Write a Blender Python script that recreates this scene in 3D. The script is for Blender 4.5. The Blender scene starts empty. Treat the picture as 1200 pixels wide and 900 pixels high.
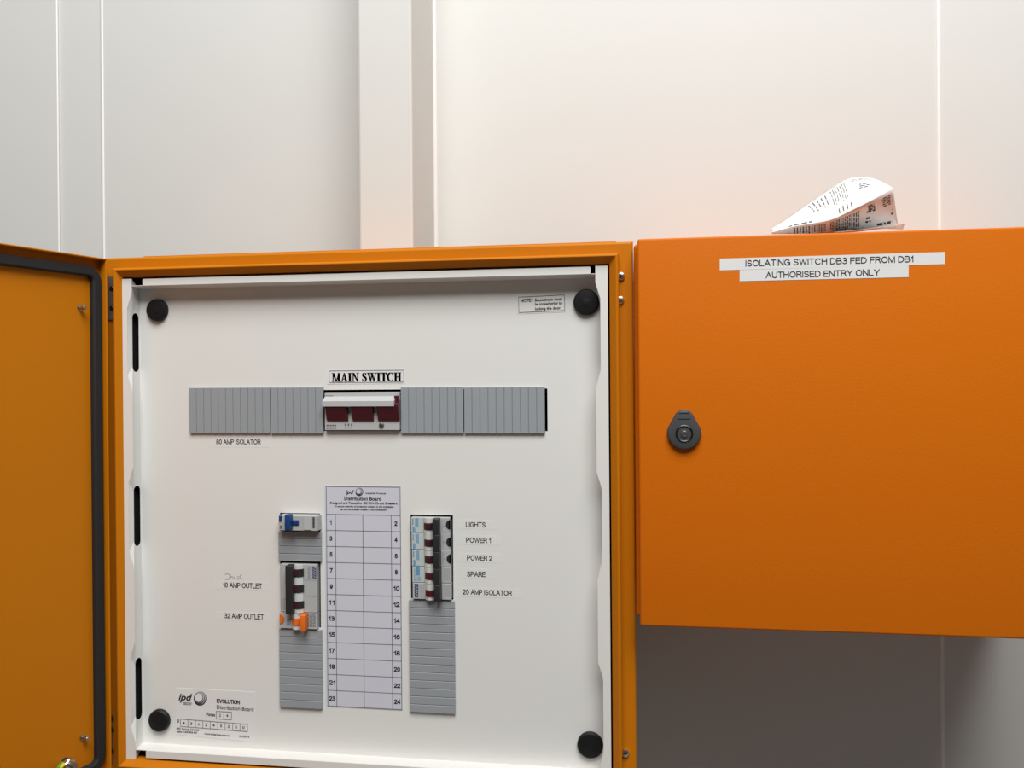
import bpy, bmesh, math, random
from mathutils import Vector, Matrix
S = bpy.context.scene
C = S.collection
random.seed(7)

# ------------------------------------------------------------------ camera
YAW, PITCH, ROLL = math.radians(8.2527), math.radians(-0.15456), math.radians(-0.4404)
CAM = Vector((0.55455, -0.82638, 0.41468)); FPX = 970.0
_f = Vector((-math.sin(YAW)*math.cos(PITCH), math.cos(YAW)*math.cos(PITCH), math.sin(PITCH)))
_r0 = Vector((math.cos(YAW), math.sin(YAW), 0)); _u0 = _r0.cross(_f)
CR = math.cos(ROLL)*_r0 + math.sin(ROLL)*_u0
CU = -math.sin(ROLL)*_r0 + math.cos(ROLL)*_u0
cd = bpy.data.cameras.new('camera'); cam = bpy.data.objects.new('camera', cd); C.objects.link(cam)
cd.sensor_width = 36; cd.lens = FPX/1200*36; cd.clip_start = 0.01
cam.matrix_world = Matrix(((CR.x, CU.x, -_f.x, CAM.x), (CR.y, CU.y, -_f.y, CAM.y), (CR.z, CU.z, -_f.z, CAM.z), (0, 0, 0, 1)))
S.camera = cam

# ------------------------------------------------------------------ light, exposure
S.view_settings.view_transform = 'Standard'; S.view_settings.look = 'None'
S.view_settings.gamma = 1; S.view_settings.use_curve_mapping = False
S.view_settings.exposure = 0.0
w = bpy.data.worlds.new('world'); S.world = w; w.use_nodes = True
w.node_tree.nodes['Background'].inputs[0].default_value = (0.97, 0.98, 1.0, 1)
w.node_tree.nodes['Background'].inputs[1].default_value = 0.062
def area(name, loc, target, sx, sy, power, col=(1, 1, 1)):
    l = bpy.data.lights.new(name, 'AREA'); l.shape = 'RECTANGLE'; l.size = sx; l.size_y = sy
    l.energy = power; l.color = col
    o = bpy.data.objects.new(name, l); C.objects.link(o); o.location = loc
    o.rotation_euler = (Vector(target) - Vector(loc)).to_track_quat('-Z', 'Y').to_euler()
    return o
area('ceiling_daylight', (0.76, -1.38, 2.46), (0.50, 0.0, 0.45), 1.9, 1.4, 93, (1.0, 0.998, 0.975))

# ------------------------------------------------------------------ helpers
def at(px, py, Y):
    """point of the photograph's pixel on the plane y = Y (parallel to the wall)"""
    d = _f + CR*((px-600)/FPX) - CU*((py-450)/FPX)
    t = (Y - CAM.y)/d.y
    return CAM + d*t
def mat(name, col, rough=0.5, metal=0.0, bump=0.0, bscale=400, var=0.0, vscale=6, spec=0.5):
    m = bpy.data.materials.new(name); m.use_nodes = True
    nt = m.node_tree; b = nt.nodes['Principled BSDF']
    b.inputs['Base Color'].default_value = (*col, 1); b.inputs['Roughness'].default_value = rough
    b.inputs['Metallic'].default_value = metal; b.inputs['Specular IOR Level'].default_value = spec
    tc = nt.nodes.new('ShaderNodeTexCoord')
    if bump:
        n = nt.nodes.new('ShaderNodeTexNoise'); n.inputs['Scale'].default_value = bscale; n.inputs['Detail'].default_value = 3
        nt.links.new(tc.outputs['Object'], n.inputs['Vector'])
        bp = nt.nodes.new('ShaderNodeBump'); bp.inputs['Strength'].default_value = bump; bp.inputs['Distance'].default_value = 0.001
        nt.links.new(n.outputs['Fac'], bp.inputs['Height']); nt.links.new(bp.outputs['Normal'], b.inputs['Normal'])
    if var:
        n = nt.nodes.new('ShaderNodeTexNoise'); n.inputs['Scale'].default_value = vscale; n.inputs['Detail'].default_value = 4
        nt.links.new(tc.outputs['Object'], n.inputs['Vector'])
        mx = nt.nodes.new('ShaderNodeMix'); mx.data_type = 'RGBA'
        mx.inputs['A'].default_value = (*[c*(1-var) for c in col], 1); mx.inputs['B'].default_value = (*[min(1, c*(1+var)) for c in col], 1)
        nt.links.new(n.outputs['Fac'], mx.inputs['Factor']); nt.links.new(mx.outputs['Result'], b.inputs['Base Color'])
    return m
M = dict(
    wall=mat('painted_wall', (0.70, 0.70, 0.675), 0.55, bump=0.03, bscale=60, var=0.015, vscale=2),
    bead=mat('white_sealant', (0.93, 0.92, 0.90), 0.4),
    floor=mat('concrete_floor', (0.30, 0.28, 0.26), 0.8, var=0.15),
    orange=mat('orange_powder_coat', (0.58, 0.182, 0.003), 0.5, bump=0.12, bscale=900, var=0.02, spec=0.14),
    orange2=mat('deep_orange_powder_coat', (0.67, 0.155, 0.003), 0.5, bump=0.15, bscale=700, var=0.02, spec=0.15),
    white=mat('white_powder_coat', (0.79, 0.79, 0.765), 0.38, bump=0.04, bscale=700),
    rubber=mat('black_foam_rubber', (0.012, 0.012, 0.013), 0.75, bump=0.2, bscale=1500),
    knob=mat('black_plastic', (0.008, 0.008, 0.009), 0.5, spec=0.3),
    dark=mat('charcoal_plastic', (0.022, 0.022, 0.024), 0.45),
    grey=mat('grey_blank_plastic', (0.32, 0.345, 0.37), 0.5, bump=0.02),
    plastic=mat('light_grey_plastic', (0.46, 0.475, 0.475), 0.4),
    nose=mat('off_white_plastic', (0.64, 0.65, 0.63), 0.4),
    plastic2=mat('pale_grey_plastic', (0.50, 0.51, 0.52), 0.4),
    red=mat('dark_red_plastic', (0.085, 0.006, 0.014), 0.35),
    blue=mat('blue_plastic', (0.006, 0.052, 0.20), 0.4),
    oplas=mat('orange_plastic', (0.80, 0.17, 0.015), 0.4),
    chrome=mat('bright_steel', (0.75, 0.74, 0.72), 0.22, 1.0),
    hinge=mat('brushed_hinge', (0.24, 0.21, 0.19), 0.45, 0.6),
    steel=mat('dull_steel', (0.38, 0.36, 0.34), 0.4, 1.0),
    zinc=mat('grey_die_cast', (0.085, 0.087, 0.092), 0.45, 0.3, bump=0.05),
    darkmetal=mat('dark_metal', (0.05, 0.05, 0.05), 0.35, 0.9),
    sticker=mat('white_label', (0.80, 0.80, 0.80), 0.4),
    clear=mat('off_white_tape', (0.80, 0.80, 0.775), 0.32),
    paper=mat('white_paper', (0.74, 0.74, 0.735), 0.7, bump=0.05, bscale=120),
    chart=mat('lilac_white_paper', (0.64, 0.65, 0.73), 0.6),
    ink=mat('black_ink', (0.012, 0.012, 0.016), 0.6),
    faint=mat('grey_ink', (0.12, 0.12, 0.13), 0.7),
    pencil=mat('pencil_grey', (0.36, 0.35, 0.34), 0.7),
    lightblue=mat('light_blue_print', (0.12, 0.31, 0.50), 0.5),
    tint=mat('pale_blue_label', (0.52, 0.59, 0.60), 0.4),
    navy=mat('navy_print', (0.02, 0.03, 0.16), 0.5),
    palegreen=mat('pale_green_print', (0.52, 0.62, 0.50), 0.5),
    wire=mat('green_wire', (0.10, 0.34, 0.02), 0.45), wirey=mat('yellow_stripe', (0.75, 0.60, 0.03), 0.45),
)
ORI = {}
class MB:
    """collects shapes in world coordinates, links them as ONE mesh object"""
    def __init__(s): s.bm = bmesh.new()
    def box(s, x0, x1, y0, y1, z0, z1, bev=0.0, seg=2, T=None):
        r = bmesh.ops.create_cube(s.bm, size=1)
        vs = r['verts']
        for v in vs:
            v.co = Vector(((x0+x1)/2 + v.co.x*abs(x1-x0), (y0+y1)/2 + v.co.y*abs(y1-y0), (z0+z1)/2 + v.co.z*abs(z1-z0)))
        if bev:
            es = list({e for v in vs for e in v.link_edges})
            o = bmesh.ops.bevel(s.bm, geom=es, offset=bev, segments=seg, affect='EDGES', profile=0.5, clamp_overlap=True)
            vs = list({v for f in o['faces'] for v in f.verts} | {v for v in vs if v.is_valid})
        if T:
            for v in vs: v.co = T @ v.co
        return s
    def prism(s, pts, a, b, axis='y', T=None):
        """polygon extruded along an axis. pts: (x,z) for y, (y,z) for x, (x,y) for z"""
        def P(p, t): return Vector((p[0], t, p[1])) if axis == 'y' else Vector((t, p[0], p[1])) if axis == 'x' else Vector((p[0], p[1], t))
        A = [s.bm.verts.new(P(p, a)) for p in pts]; B = [s.bm.verts.new(P(p, b)) for p in pts]
        n = len(pts)
        s.bm.faces.new(A); s.bm.faces.new(B[::-1])
        for i in range(n): s.bm.faces.new((A[i], A[(i+1) % n], B[(i+1) % n], B[i]))
        if T:
            for v in A+B: v.co = T @ v.co
        return s
    def face(s, pts):
        s.bm.faces.new([s.bm.verts.new(Vector(p)) for p in pts]); return s
    def lathe(s, prof, origin, axis, n=32):
        """prof: (radius, height along axis)"""
        ax = Vector(axis).normalized(); a = ax.orthogonal().normalized(); b = ax.cross(a); o = Vector(origin)
        rings = []
        for r, h in prof:
            if r < 1e-7: rings.append([s.bm.verts.new(o+ax*h)])
            else: rings.append([s.bm.verts.new(o+ax*h+(a*math.cos(2*math.pi*i/n)+b*math.sin(2*math.pi*i/n))*r) for i in range(n)])
        for R0, R1 in zip(rings, rings[1:]):
            for i in range(n):
                j = (i+1) % n
                if len(R0) == 1 and len(R1) == 1: continue
                if len(R0) == 1: s.bm.faces.new((R0[0], R1[i], R1[j]))
                elif len(R1) == 1: s.bm.faces.new((R0[i], R0[j], R1[0]))
                else: s.bm.faces.new((R0[i], R0[j], R1[j], R1[i]))
        return s
    def tube(s, pts, r, n=10):
        pts = [Vector(p) for p in pts]; rings = []
        for i, p in enumerate(pts):
            t = (pts[min(i+1, len(pts)-1)] - pts[max(i-1, 0)]).normalized()
            a = t.cross(Vector((0.3, 0.2, 0.93))).normalized(); b = t.cross(a)
            rings.append([s.bm.verts.new(p+(a*math.cos(2*math.pi*k/n)+b*math.sin(2*math.pi*k/n))*r) for k in range(n)])
        for R0, R1 in zip(rings, rings[1:]):
            for k in range(n): s.bm.faces.new((R0[k], R0[(k+1) % n], R1[(k+1) % n], R1[k]))
        s.bm.faces.new(rings[0]); s.bm.faces.new(rings[-1][::-1])
        return s
    def stroke(s, pts, width, Y):
        """flat pen stroke in the plane y = Y, pts (x,z)"""
        ws = width if isinstance(width, (list, tuple)) else [width]*len(pts)
        L, Rr = [], []
        for i, p in enumerate(pts):
            a = Vector(pts[max(i-1, 0)]); b = Vector(pts[min(i+1, len(pts)-1)]); t = (b-a)
            t = t.normalized() if t.length else Vector((1, 0)); n = Vector((-t.y, t.x))*ws[i]/2
            q = Vector(p); L.append(s.bm.verts.new((q.x+n.x, Y, q.y+n.y))); Rr.append(s.bm.verts.new((q.x-n.x, Y, q.y-n.y)))
        for i in range(len(pts)-1): s.bm.faces.new((L[i], L[i+1], Rr[i+1], Rr[i]))
        return s
    def pen(s, pts, wd, Y):
        """constant-width pen line with mitred joints in the plane y = Y"""
        n = len(pts); pts = [Vector(p) for p in pts]; closed = (pts[0]-pts[-1]).length < 1e-6
        L, Rr = [], []
        for i, p in enumerate(pts):
            a = pts[i-1] if i else (pts[-2] if closed else None); b = pts[i+1] if i < n-1 else (pts[1] if closed else None)
            d0 = (p-a).normalized() if a is not None else None; d1 = (b-p).normalized() if b is not None else None
            if d0 is None: d0 = d1; p = p - d0*wd/2*0
            if d1 is None: d1 = d0
            n0 = Vector((-d0.y, d0.x)); n1 = Vector((-d1.y, d1.x)); m = n0+n1
            m = m.normalized() if m.length > 1e-6 else n0
            k = wd/2/max(m.dot(n1), 0.35); q = p
            if not closed and i == 0: q = p - d1*wd/2*0.98
            if not closed and i == n-1: q = p + d0*wd/2*0.98
            L.append(s.bm.verts.new((q.x+m.x*k, Y, q.y+m.y*k))); Rr.append(s.bm.verts.new((q.x-m.x*k, Y, q.y-m.y*k)))
        for i in range(n-1): s.bm.faces.new((L[i], L[i+1], Rr[i+1], Rr[i]))
        return s
    def build(s, name, m, parent=None, smooth=False, solid=0.0, T=None, flip=True):
        if T: bmesh.ops.transform(s.bm, matrix=T, verts=s.bm.verts)
        if flip: bmesh.ops.recalc_face_normals(s.bm, faces=s.bm.faces)
        o0 = Vector((0, 0, 0))
        if parent is not None: o0 = ORI[parent.name]
        else:
            xs = [v.co for v in s.bm.verts]
            o0 = Vector(((min(c.x for c in xs)+max(c.x for c in xs))/2, (min(c.y for c in xs)+max(c.y for c in xs))/2, min(c.z for c in xs)))
        for v in s.bm.verts: v.co -= o0
        me = bpy.data.meshes.new(name); s.bm.to_mesh(me); s.bm.free()
        me.materials.append(M[m])
        o = bpy.data.objects.new(name, me); C.objects.link(o)
        if parent is not None: o.parent = parent
        else: o.location = o0
        ORI[o.name] = o0
        if smooth:
            for p in me.polygons: p.use_smooth = True
            try:
                me.set_sharp_from_angle(angle=math.radians(35))
            except Exception: pass
        if solid:
            md = o.modifiers.new('thickness', 'SOLIDIFY'); md.thickness = solid; md.offset = 0
        return o
def thing(name, label, cat, loc, group=None):
    o = bpy.data.objects.new(name, None); C.objects.link(o); o.location = loc; o.empty_display_size = 0.02
    ORI[o.name] = Vector(loc); return tag(o, label, cat, group)
def tag(o, label, cat, group=None):
    o['label'] = label; o['category'] = cat
    if group: o['group'] = group
    return o
def struct(o): o['kind'] = 'structure'; return o

# ---- lettering
_cache = {}
def glyph_mesh(s, bold, shear):
    cu = bpy.data.curves.new('t', 'FONT'); cu.body = s; cu.size = 1; cu.resolution_u = 3
    cu.offset = 0.022 if bold else 0.004; cu.shear = shear
    ob = bpy.data.objects.new('t', cu); C.objects.link(ob)
    dg = bpy.context.evaluated_depsgraph_get()
    me = bpy.data.meshes.new_from_object(ob.evaluated_get(dg))
    bpy.data.objects.remove(ob); bpy.data.curves.remove(cu)
    return me
def capheight():
    if 'H' not in _cache:
        me = glyph_mesh('H', False, 0); _cache['H'] = max(v.co.y for v in me.vertices)
    return _cache['H']
def write(mb, s, pxl, py, pxr, cap, Y, bold=False, shear=0.0, py2=None, vertical=False):
    """string s fitted between pixel columns pxl..pxr, capitals centred on py, cap pixels high, printed at plane Y"""
    me = glyph_mesh(s, bold, shear)
    A = at(pxl, py, Y); B = at(pxr, py if py2 is None else py2, Y)
    if py2 is None: B.z = A.z
    h = (at(pxl, py-cap/2, Y) - at(pxl, py+cap/2, Y)).length
    xs = [v.co.x for v in me.vertices]; x0, x1 = min(xs), max(xs)
    k = h/capheight(); ux = (B-A)/(x1-x0); up = Vector((0, 0, 1))
    vs = [mb.bm.verts.new(A + ux*(v.co.x-x0) + up*(v.co.y*k - h/2)) for v in me.vertices]
    for v in vs: v.co.y = Y
    for p in me.polygons:
        try: mb.bm.faces.new([vs[i] for i in p.vertices])
        except ValueError: pass
    bpy.data.meshes.remove(me)
def _arc(cx, cy, rx, ry, a0, a1, n=14):
    return [(cx+rx*math.cos(math.radians(a0+(a1-a0)*i/n)), cy+ry*math.sin(math.radians(a0+(a1-a0)*i/n))) for i in range(n+1)]
GL = {  # grotesque capitals: advance width and pen strokes, capital height 1
 'A': (.70, [[(0, 0), (.35, 1), (.70, 0)], [(.12, .34), (.58, .34)]]),
 'B': (.62, [[(0, 0), (0, 1), (.34, 1)] + _arc(.34, .765, .22, .235, 90, -90) + [(0, .53)], [(.34, .53)] + _arc(.36, .265, .26, .265, 90, -90) + [(0, 0)]]),
 'C': (.72, [_arc(.37, .5, .36, .5, 42, 318, 22)]),
 'D': (.66, [[(0, 0), (0, 1), (.26, 1)] + _arc(.26, .5, .40, .5, 90, -90, 18) + [(0, 0)]]),
 'E': (.56, [[(.56, 1), (0, 1), (0, 0), (.57, 0)], [(0, .53), (.52, .53)]]),
 'F': (.52, [[(.53, 1), (0, 1), (0, 0)], [(0, .52), (.46, .52)]]),
 'G': (.74, [_arc(.37, .5, .36, .5, 42, 345, 24), [(.40, .48), (.73, .48), (.73, 0)]]),
 'H': (.64, [[(0, 0), (0, 1)], [(.64, 0), (.64, 1)], [(0, .53), (.64, .53)]]),
 'I': (.02, [[(.01, 0), (.01, 1)]]),
 'L': (.50, [[(0, 1), (0, 0), (.51, 0)]]),
 'M': (.76, [[(0, 0), (0, 1), (.38, .03), (.76, 1), (.76, 0)]]),
 'N': (.64, [[(0, 0), (0, 1), (.64, 0), (.64, 1)]]),
 'O': (.78, [_arc(.39, .5, .38, .5, 90, 450, 28)]),
 'P': (.58, [[(0, 0), (0, 1), (.32, 1)] + _arc(.32, .73, .26, .27, 90, -90) + [(0, .46)]]),
 'R': (.62, [[(0, 0), (0, 1), (.34, 1)] + _arc(.34, .75, .25, .25, 90, -90) + [(0, .50)], [(.36, .50), (.50, .42), (.58, .10), (.63, 0)]]),
 'S': (.60, [_arc(.30, .755, .26, .245, 20, 260, 16) + _arc(.30, .255, .29, .255, 80, -160, 16)]),
 'T': (.60, [[(0, 1), (.60, 1)], [(.30, 1), (.30, 0)]]),
 'U': (.62, [[(0, 1), (0, .32)] + _arc(.31, .31, .31, .31, 180, 360) + [(.62, 1)]]),
 'V': (.66, [[(0, 1), (.33, .02), (.66, 1)]]),
 'W': (.98, [[(0, 1), (.25, 0), (.49, .95), (.73, 0), (.98, 1)]]),
 'Y': (.66, [[(0, 1), (.33, .42), (.66, 1)], [(.33, .42), (.33, 0)]]),
 '0': (.52, [_arc(.26, .5, .25, .5, 90, 450, 24)]),
 '1': (.26, [[(0, .74), (.14, .80), (.24, 1), (.24, 0)]]),
 '2': (.52, [_arc(.26, .72, .25, .28, 170, -25, 14) + [(.30, .38), (.06, .14), (0, 0), (.53, 0)]]),
 '3': (.52, [_arc(.24, .76, .22, .24, 145, -75, 14) + [(.17, .53)], [(.17, .53)] + _arc(.24, .27, .27, .27, 75, -148, 16)]),
 '4': (.54, [[(.40, 0), (.40, 1), (0, .28), (.54, .28)]]),
 '5': (.52, [[(.48, 1), (.10, 1), (.04, .50)] + _arc(.24, .32, .27, .32, 125, -148, 16)]),
 '6': (.52, [_arc(.27, .5, .26, .5, 40, 180, 12) + _arc(.27, .31, .25, .31, 180, 540, 20)]),
 '7': (.52, [[(0, 1), (.52, 1), (.30, .55), (.17, 0)]]),
 '8': (.52, [_arc(.26, .76, .21, .24, 90, 450, 20), _arc(.26, .27, .26, .27, 90, 450, 20)]),
 '9': (.52, [_arc(.25, .5, .26, .5, -140, 0, 12) + _arc(.26, .69, .25, .31, 0, 360, 20)]),
 ' ': (.15, []),
}
def caps(mb, s, pxl, py, pxr, cap, Y, pen=.12, py2=None):
    """capitals and figures drawn with a pen, fitted between pixel columns; py = middle of the letters"""
    A = at(pxl, py, Y); B = at(pxr, py if py2 is None else py2, Y)
    if py2 is None: B.z = A.z
    h = (at(pxl, py-cap/2, Y) - at(pxl, py+cap/2, Y)).length
    gap = .20; tot = sum(GL[c][0] for c in s) + gap*(len(s)-1)
    kx = ((B.x-A.x) - pen*h)/tot; slope = (B.z-A.z)/(B.x-A.x); x = 0
    for c in s:
        wd, st_ = GL[c]
        for P in st_:
            Q = []
            for (u, v) in P:
                X = A.x + pen*h/2 + (x+u)*kx
                q = (X, A.z + slope*(X-A.x) + (v-.5)*(h-pen*h))
                if not Q or (Vector(q)-Vector(Q[-1])).length > 1e-6: Q.append(q)
            mb.pen(Q, pen*h, Y)
        x += wd+gap
def rect(px0, py0, px1, py1, Y):
    """axis aligned x0,x1,z0,z1 on plane Y from two image corners"""
    a, b = at(px0, py0, Y), at(px1, py1, Y)
    return a.x, b.x, min(a.z, b.z), max(a.z, b.z)
def pxbox(mb, px0, py0, px1, py1, Yf, Yb, bev=0.0):
    """box whose FRONT face (plane Yf) spans the image rectangle (left edge rows py0..py1)"""
    a = at(px0, py0, Yf); b = at(px1, py1, Yf); c = at(px0, py1, Yf)
    mb.box(a.x, b.x, Yf, Yb, c.z, a.z, bev)
def outline(mb, x0, x1, z0, z1, t, Y):
    for p in (((x0, z1-t), (x1, z1)), ((x0, z0), (x1, z0+t)), ((x0, z0+t), (x0+t, z1-t)), ((x1-t, z0+t), (x1, z1-t))):
        (a, b), (c, d) = p; mb.face([(a, Y, b), (c, Y, b), (c, Y, d), (a, Y, d)])
def flat(mb, x0, x1, z0, z1, Y):
    mb.face([(x0, Y, z0), (x1, Y, z0), (x1, Y, z1), (x0, Y, z1)])
def pflat(mb, px0, py0, px1, py1, Y):
    a = at(px0, py0, Y); b = at(px1, py1, Y); c = at(px0, py1, Y); flat(mb, a.x, b.x, c.z, a.z, Y)
def dashes(mb, px0, py0, px1, py1, rows, Y, fill=0.5, vertical=False):
    """tiny print too small to read"""
    a = at(px0, py0, Y); b = at(px1, py1, Y); c = at(px0, py1, Y)
    x0, x1, z0, z1 = a.x, b.x, c.z, a.z
    for i in range(rows):
        if vertical: lo, hi, u0, u1 = x0, x1, z0, z1
        else: lo, hi, u0, u1 = z0, z1, x0, x1
        st = (hi-lo)/rows; p = lo + st*(i+0.5-fill/2); q = p + st*fill
        u = u0
        while u < u1-1e-5:
            l = random.uniform(0.12, 0.3)*(u1-u0); e = min(u+l, u1)
            if vertical: flat(mb, p, q, u, e, Y)
            else: flat(mb, u, e, p, q, Y)
            u = e + 0.06*(u1-u0)

# ================================================================== SETTING
YW, YC = 0.26, 0.15                      # wall plane, front of the wall post
xs0 = at(67, 100, YW).x; xs1 = at(120, 100, YW).x; xj = at(1100, 100, YW).x; xp = at(508, 150, YW).x
mb = MB()
mb.box(-1.6, xs0, YW, YW+0.06, -1.1, 2.4, 0.0015)
mb.box(xs0, xs1, YW+0.003, YW+0.06, -1.1, 2.4)
mb.box(xs1, xj-0.0012, YW, YW+0.06, -1.1, 2.4, 0.0015)
mb.box(xj+0.0012, 2.6, YW, YW+0.06, -1.1, 2.4, 0.0015)
mb.box(xj-0.003, xj+0.003, YW+0.002, YW+0.06, -1.1, 2.4)
struct(mb.build('wall_back', 'wall'))
for i, (x, r) in enumerate(((xs0, 0.0016), (xs1, 0.0019), (xj, 0.0025), (xp+0.002, 0.0032))):
    mb = MB(); mb.prism([(x+r*math.cos(a*math.pi/8), YW+0.0005-r*0.8*math.sin(a*math.pi/8)) for a in range(9)], -1.1, 2.4, 'z')
    struct(mb.build('trim_%d' % (i+1), 'bead', smooth=True))
mb = MB(); mb.box(at(420, 150, YC).x, xp, YC, YW, -1.1, 2.4, 0.0025)
struct(mb.build('wall_post', 'wall'))
mb = MB(); mb.box(-1.6, 2.6, -2.6, YW+0.06, -1.16, -1.1); struct(mb.build('floor', 'floor'))

# ================================================================== LEFT CABINET (open)
W, H = 0.540, 0.5392
YFL = 0.013
OX0, OX1, OZ0, OZ1 = -0.022, at(742.6, 400, YFL).x, -0.0165, at(600, 287.2, YFL).z
#                              # flange plane, rim stands proud at y = 0
cab = thing('distribution_cabinet', 'larger orange metal cabinet standing open on the left with a white panel inside', 'electrical cabinet', (0.27, 0.075, OZ0))
mb = MB(); t = 0.0016
bm = mb.bm
def ringface(mb, a, b):
    """a,b: (x0,x1,z0,z1,y) - joins two rectangles with four quads"""
    def cs(q): x0, x1, z0, z1, y = q; return [mb.bm.verts.new(p) for p in ((x0, y, z0), (x1, y, z0), (x1, y, z1), (x0, y, z1))]
    A, B = cs(a), cs(b)
    for i in range(4): mb.bm.faces.new((A[i], A[(i+1) % 4], B[(i+1) % 4], B[i]))
prof = [(OX0, OX1, OZ0, OZ1, YC-0.0005), (OX0, OX1, OZ0, OZ1, YFL+0.0025), (OX0+0.001, OX1-0.001, OZ0+0.001, OZ1-0.001, YFL+0.0007),
        (OX0+0.0025, OX1-0.0025, OZ0+0.0025, OZ1-0.0025, YFL), (-0.0022, W+0.0022, -0.0022, H+0.0022, YFL),
        (-0.0020, W+0.0020, -0.0020, H+0.0020, 0.0015), (-0.0006, W+0.0006, -0.0006, H+0.0006, 0.0002), (0.0004, W-0.0004, 0.0004, H-0.0004, 0.0),
        (0.0012, W-0.0012, 0.0012, H-0.0012, 0.0006),
        (0.0052, W-0.0070, 0.0060, H-0.0070, 0.0065), (0.0052, W-0.0070, 0.0060, H-0.0070, 0.008),
        (0.0052, W-0.0070, 0.0060, H-0.0070, YFL+0.003), (-0.010, W+0.010, -0.010, H+0.010, YFL+0.004), (OX0+0.002, OX1-0.002, OZ0+0.002, OZ1-0.002, 0.02), (OX0+0.002, OX1-0.002, OZ0+0.002, OZ1-0.002, YC-0.003)]
for a, b in zip(prof, prof[1:]): ringface(mb, a, b)
for q in (prof[0], prof[-1]):
    x0, x1, z0, z1, y = q; mb.face([(x0, y, z0), (x1, y, z0), (x1, y, z1), (x0, y, z1)])
bmesh.ops.remove_doubles(bm, verts=bm.verts, dist=1e-6)
mb.build('body', 'orange', cab)
mb = MB(); mb.box(0.0225, W-0.0005, YFL+0.006, YFL+0.018, OZ1-0.0003, OZ1+0.0016, 0.0006)
mb.build('rain_strip', 'orange', cab)
def screw(name, x, y, z, r, h, parent, m='chrome'):
    mb = MB(); mb.lathe([(r, 0), (r, h*0.45), (r*0.9, h*0.8), (r*0.6, h), (0, h)], (x, y, z), (0, -1, 0), 24)
    o = mb.build(name, m, parent, True)
    mb = MB(); yy = y-h-0.00006
    mb.box(x-r*0.5, x+r*0.5, yy, yy+h*0.3, z-r*0.12, z+r*0.12); mb.box(x-r*0.12, x+r*0.12, yy, yy+h*0.3, z-r*0.5, z+r*0.5)
    mb.build('cross_slot', 'darkmetal', o); return o
for px, py in ((727.5, 324), (726.5, 352), (732.5, 882)):
    p = at(px, py, YFL); screw('screw', p.x, YFL, p.z, 0.0042, 0.003, cab)
for (y0, y1, ys) in ((324, 375, (338, 361)), (836, 893, (842, 855, 880))):
    a = at(127.5, y0, YFL); b = at(133.6, y1, YFL)
    mb = MB(); mb.box(a.x, b.x-0.0005, YFL-0.002, YFL, b.z, a.z, 0.0005)
    mb.lathe([(0.0019, 0), (0.0019, abs(a.z-b.z))], (a.x-0.001, YFL-0.003, b.z), (0, 0, 1), 14)
    hg = mb.build('hinge', 'hinge', cab)
    for y in ys:
        p = at(130.7, y, YFL-0.002); 
        mb = MB(); mb.lathe([(0.0026, 0), (0.0026, 0.0006), (0.0018, 0.0012), (0.0009, 0.0008), (0, 0.0008)], (p.x+0.0004, YFL-0.002, p.z), (0, -1, 0), 14)
        mb.build('hinge_screw', 'darkmetal', hg, True)

# door, swung open past a right angle
ang = math.radians(17.56)
du = Vector((-math.sin(ang), -math.cos(ang), 0)); dn = Vector((math.cos(ang), -math.sin(ang), 0))   # along the door, inner normal
TH = 0.013
hp = Vector((-0.0052, -0.0040, 0)) - dn*TH
T = Matrix(((du.x, dn.x, 0, hp.x), (du.y, dn.y, 0, hp.y), (0, 0, 1, 0), (0, 0, 0, 1)))   # local (along, depth, z) -> world
DZ0, DZ1, DW = -0.0085, 0.5509, 0.562
mb = MB()
st = 0.0018
mb.box(0, DW, 0, st, DZ0, DZ1, 0.0008, T=T)
mb.box(0, st, 0, TH, DZ0, DZ1, 0.0008, T=T); mb.box(DW-st, DW, 0, TH, DZ0, DZ1, 0.0008, T=T)
mb.box(0, DW, 0, TH, DZ1-st, DZ1, 0.0008, T=T); mb.box(0, DW, 0, TH, DZ0, DZ0+st, 0.0008, T=T)
door = mb.build('door', 'orange', cab)
mb = MB()
G0, GW, GH = 0.0085, 0.0105, 0.0085
gx0, gx1, gz0, gz1 = 0.0028, DW-G0, DZ0+G0, DZ1-0.0095
def rrect(x0, x1, z0, z1, r, n=6):
    out = []
    for cx, cz, a0 in ((x1-r, z1-r, 0), (x0+r, z1-r, 90), (x0+r, z0+r, 180), (x1-r, z0+r, 270)):
        for i in range(n+1):
            a = math.radians(a0+90*i/n); out.append((cx+r*math.cos(a), cz+r*math.sin(a)))
    return out
lp = [rrect(gx0+i, gx1-i, gz0+i, gz1-i, max(0.016-i, 0.003)) for i in (0, 0, 0.0015, GW-0.0015, GW, GW)]
dp = [st, GH-0.0015, GH, GH, GH-0.0015, st]
rings = [[mb.bm.verts.new(T @ Vector((x, d, z))) for x, z in L] for L, d in zip(lp, dp)]
n = len(rings[0])
for A, B in zip(rings, rings[1:]):
    for i in range(n): mb.bm.faces.new((A[i], A[(i+1) % n], B[(i+1) % n], B[i]))
mb.build('gasket', 'rubber', door)
def on_door(px, py, depth=st):
    """point where the pixel ray meets the door's inner face"""
    d = _f + CR*((px-600)/FPX) - CU*((py-450)/FPX); o = hp + dn*depth
    return CAM + d*((o-CAM).dot(dn)/d.dot(dn))
for px, py in ((93.5, 361), (96.5, 864)):
    p = on_door(px, py)
    mb = MB(); mb.lathe([(0.0032, 0), (0.0032, 0.0008), (0.0021, 0.001), (0.0021, 0.0085), (0.0017, 0.009), (0, 0.009)], p, dn, 16)
    mb.build('weld_stud', 'steel', door, True)
p = on_door(76, 894)
mb = MB(); mb.lathe([(0.0058, 0), (0.0058, 0.001), (0.0030, 0.001), (0.0030, 0.016), (0, 0.0165)], p, dn, 18)
es = mb.build('earth_stud', 'steel', door, True)
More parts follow.
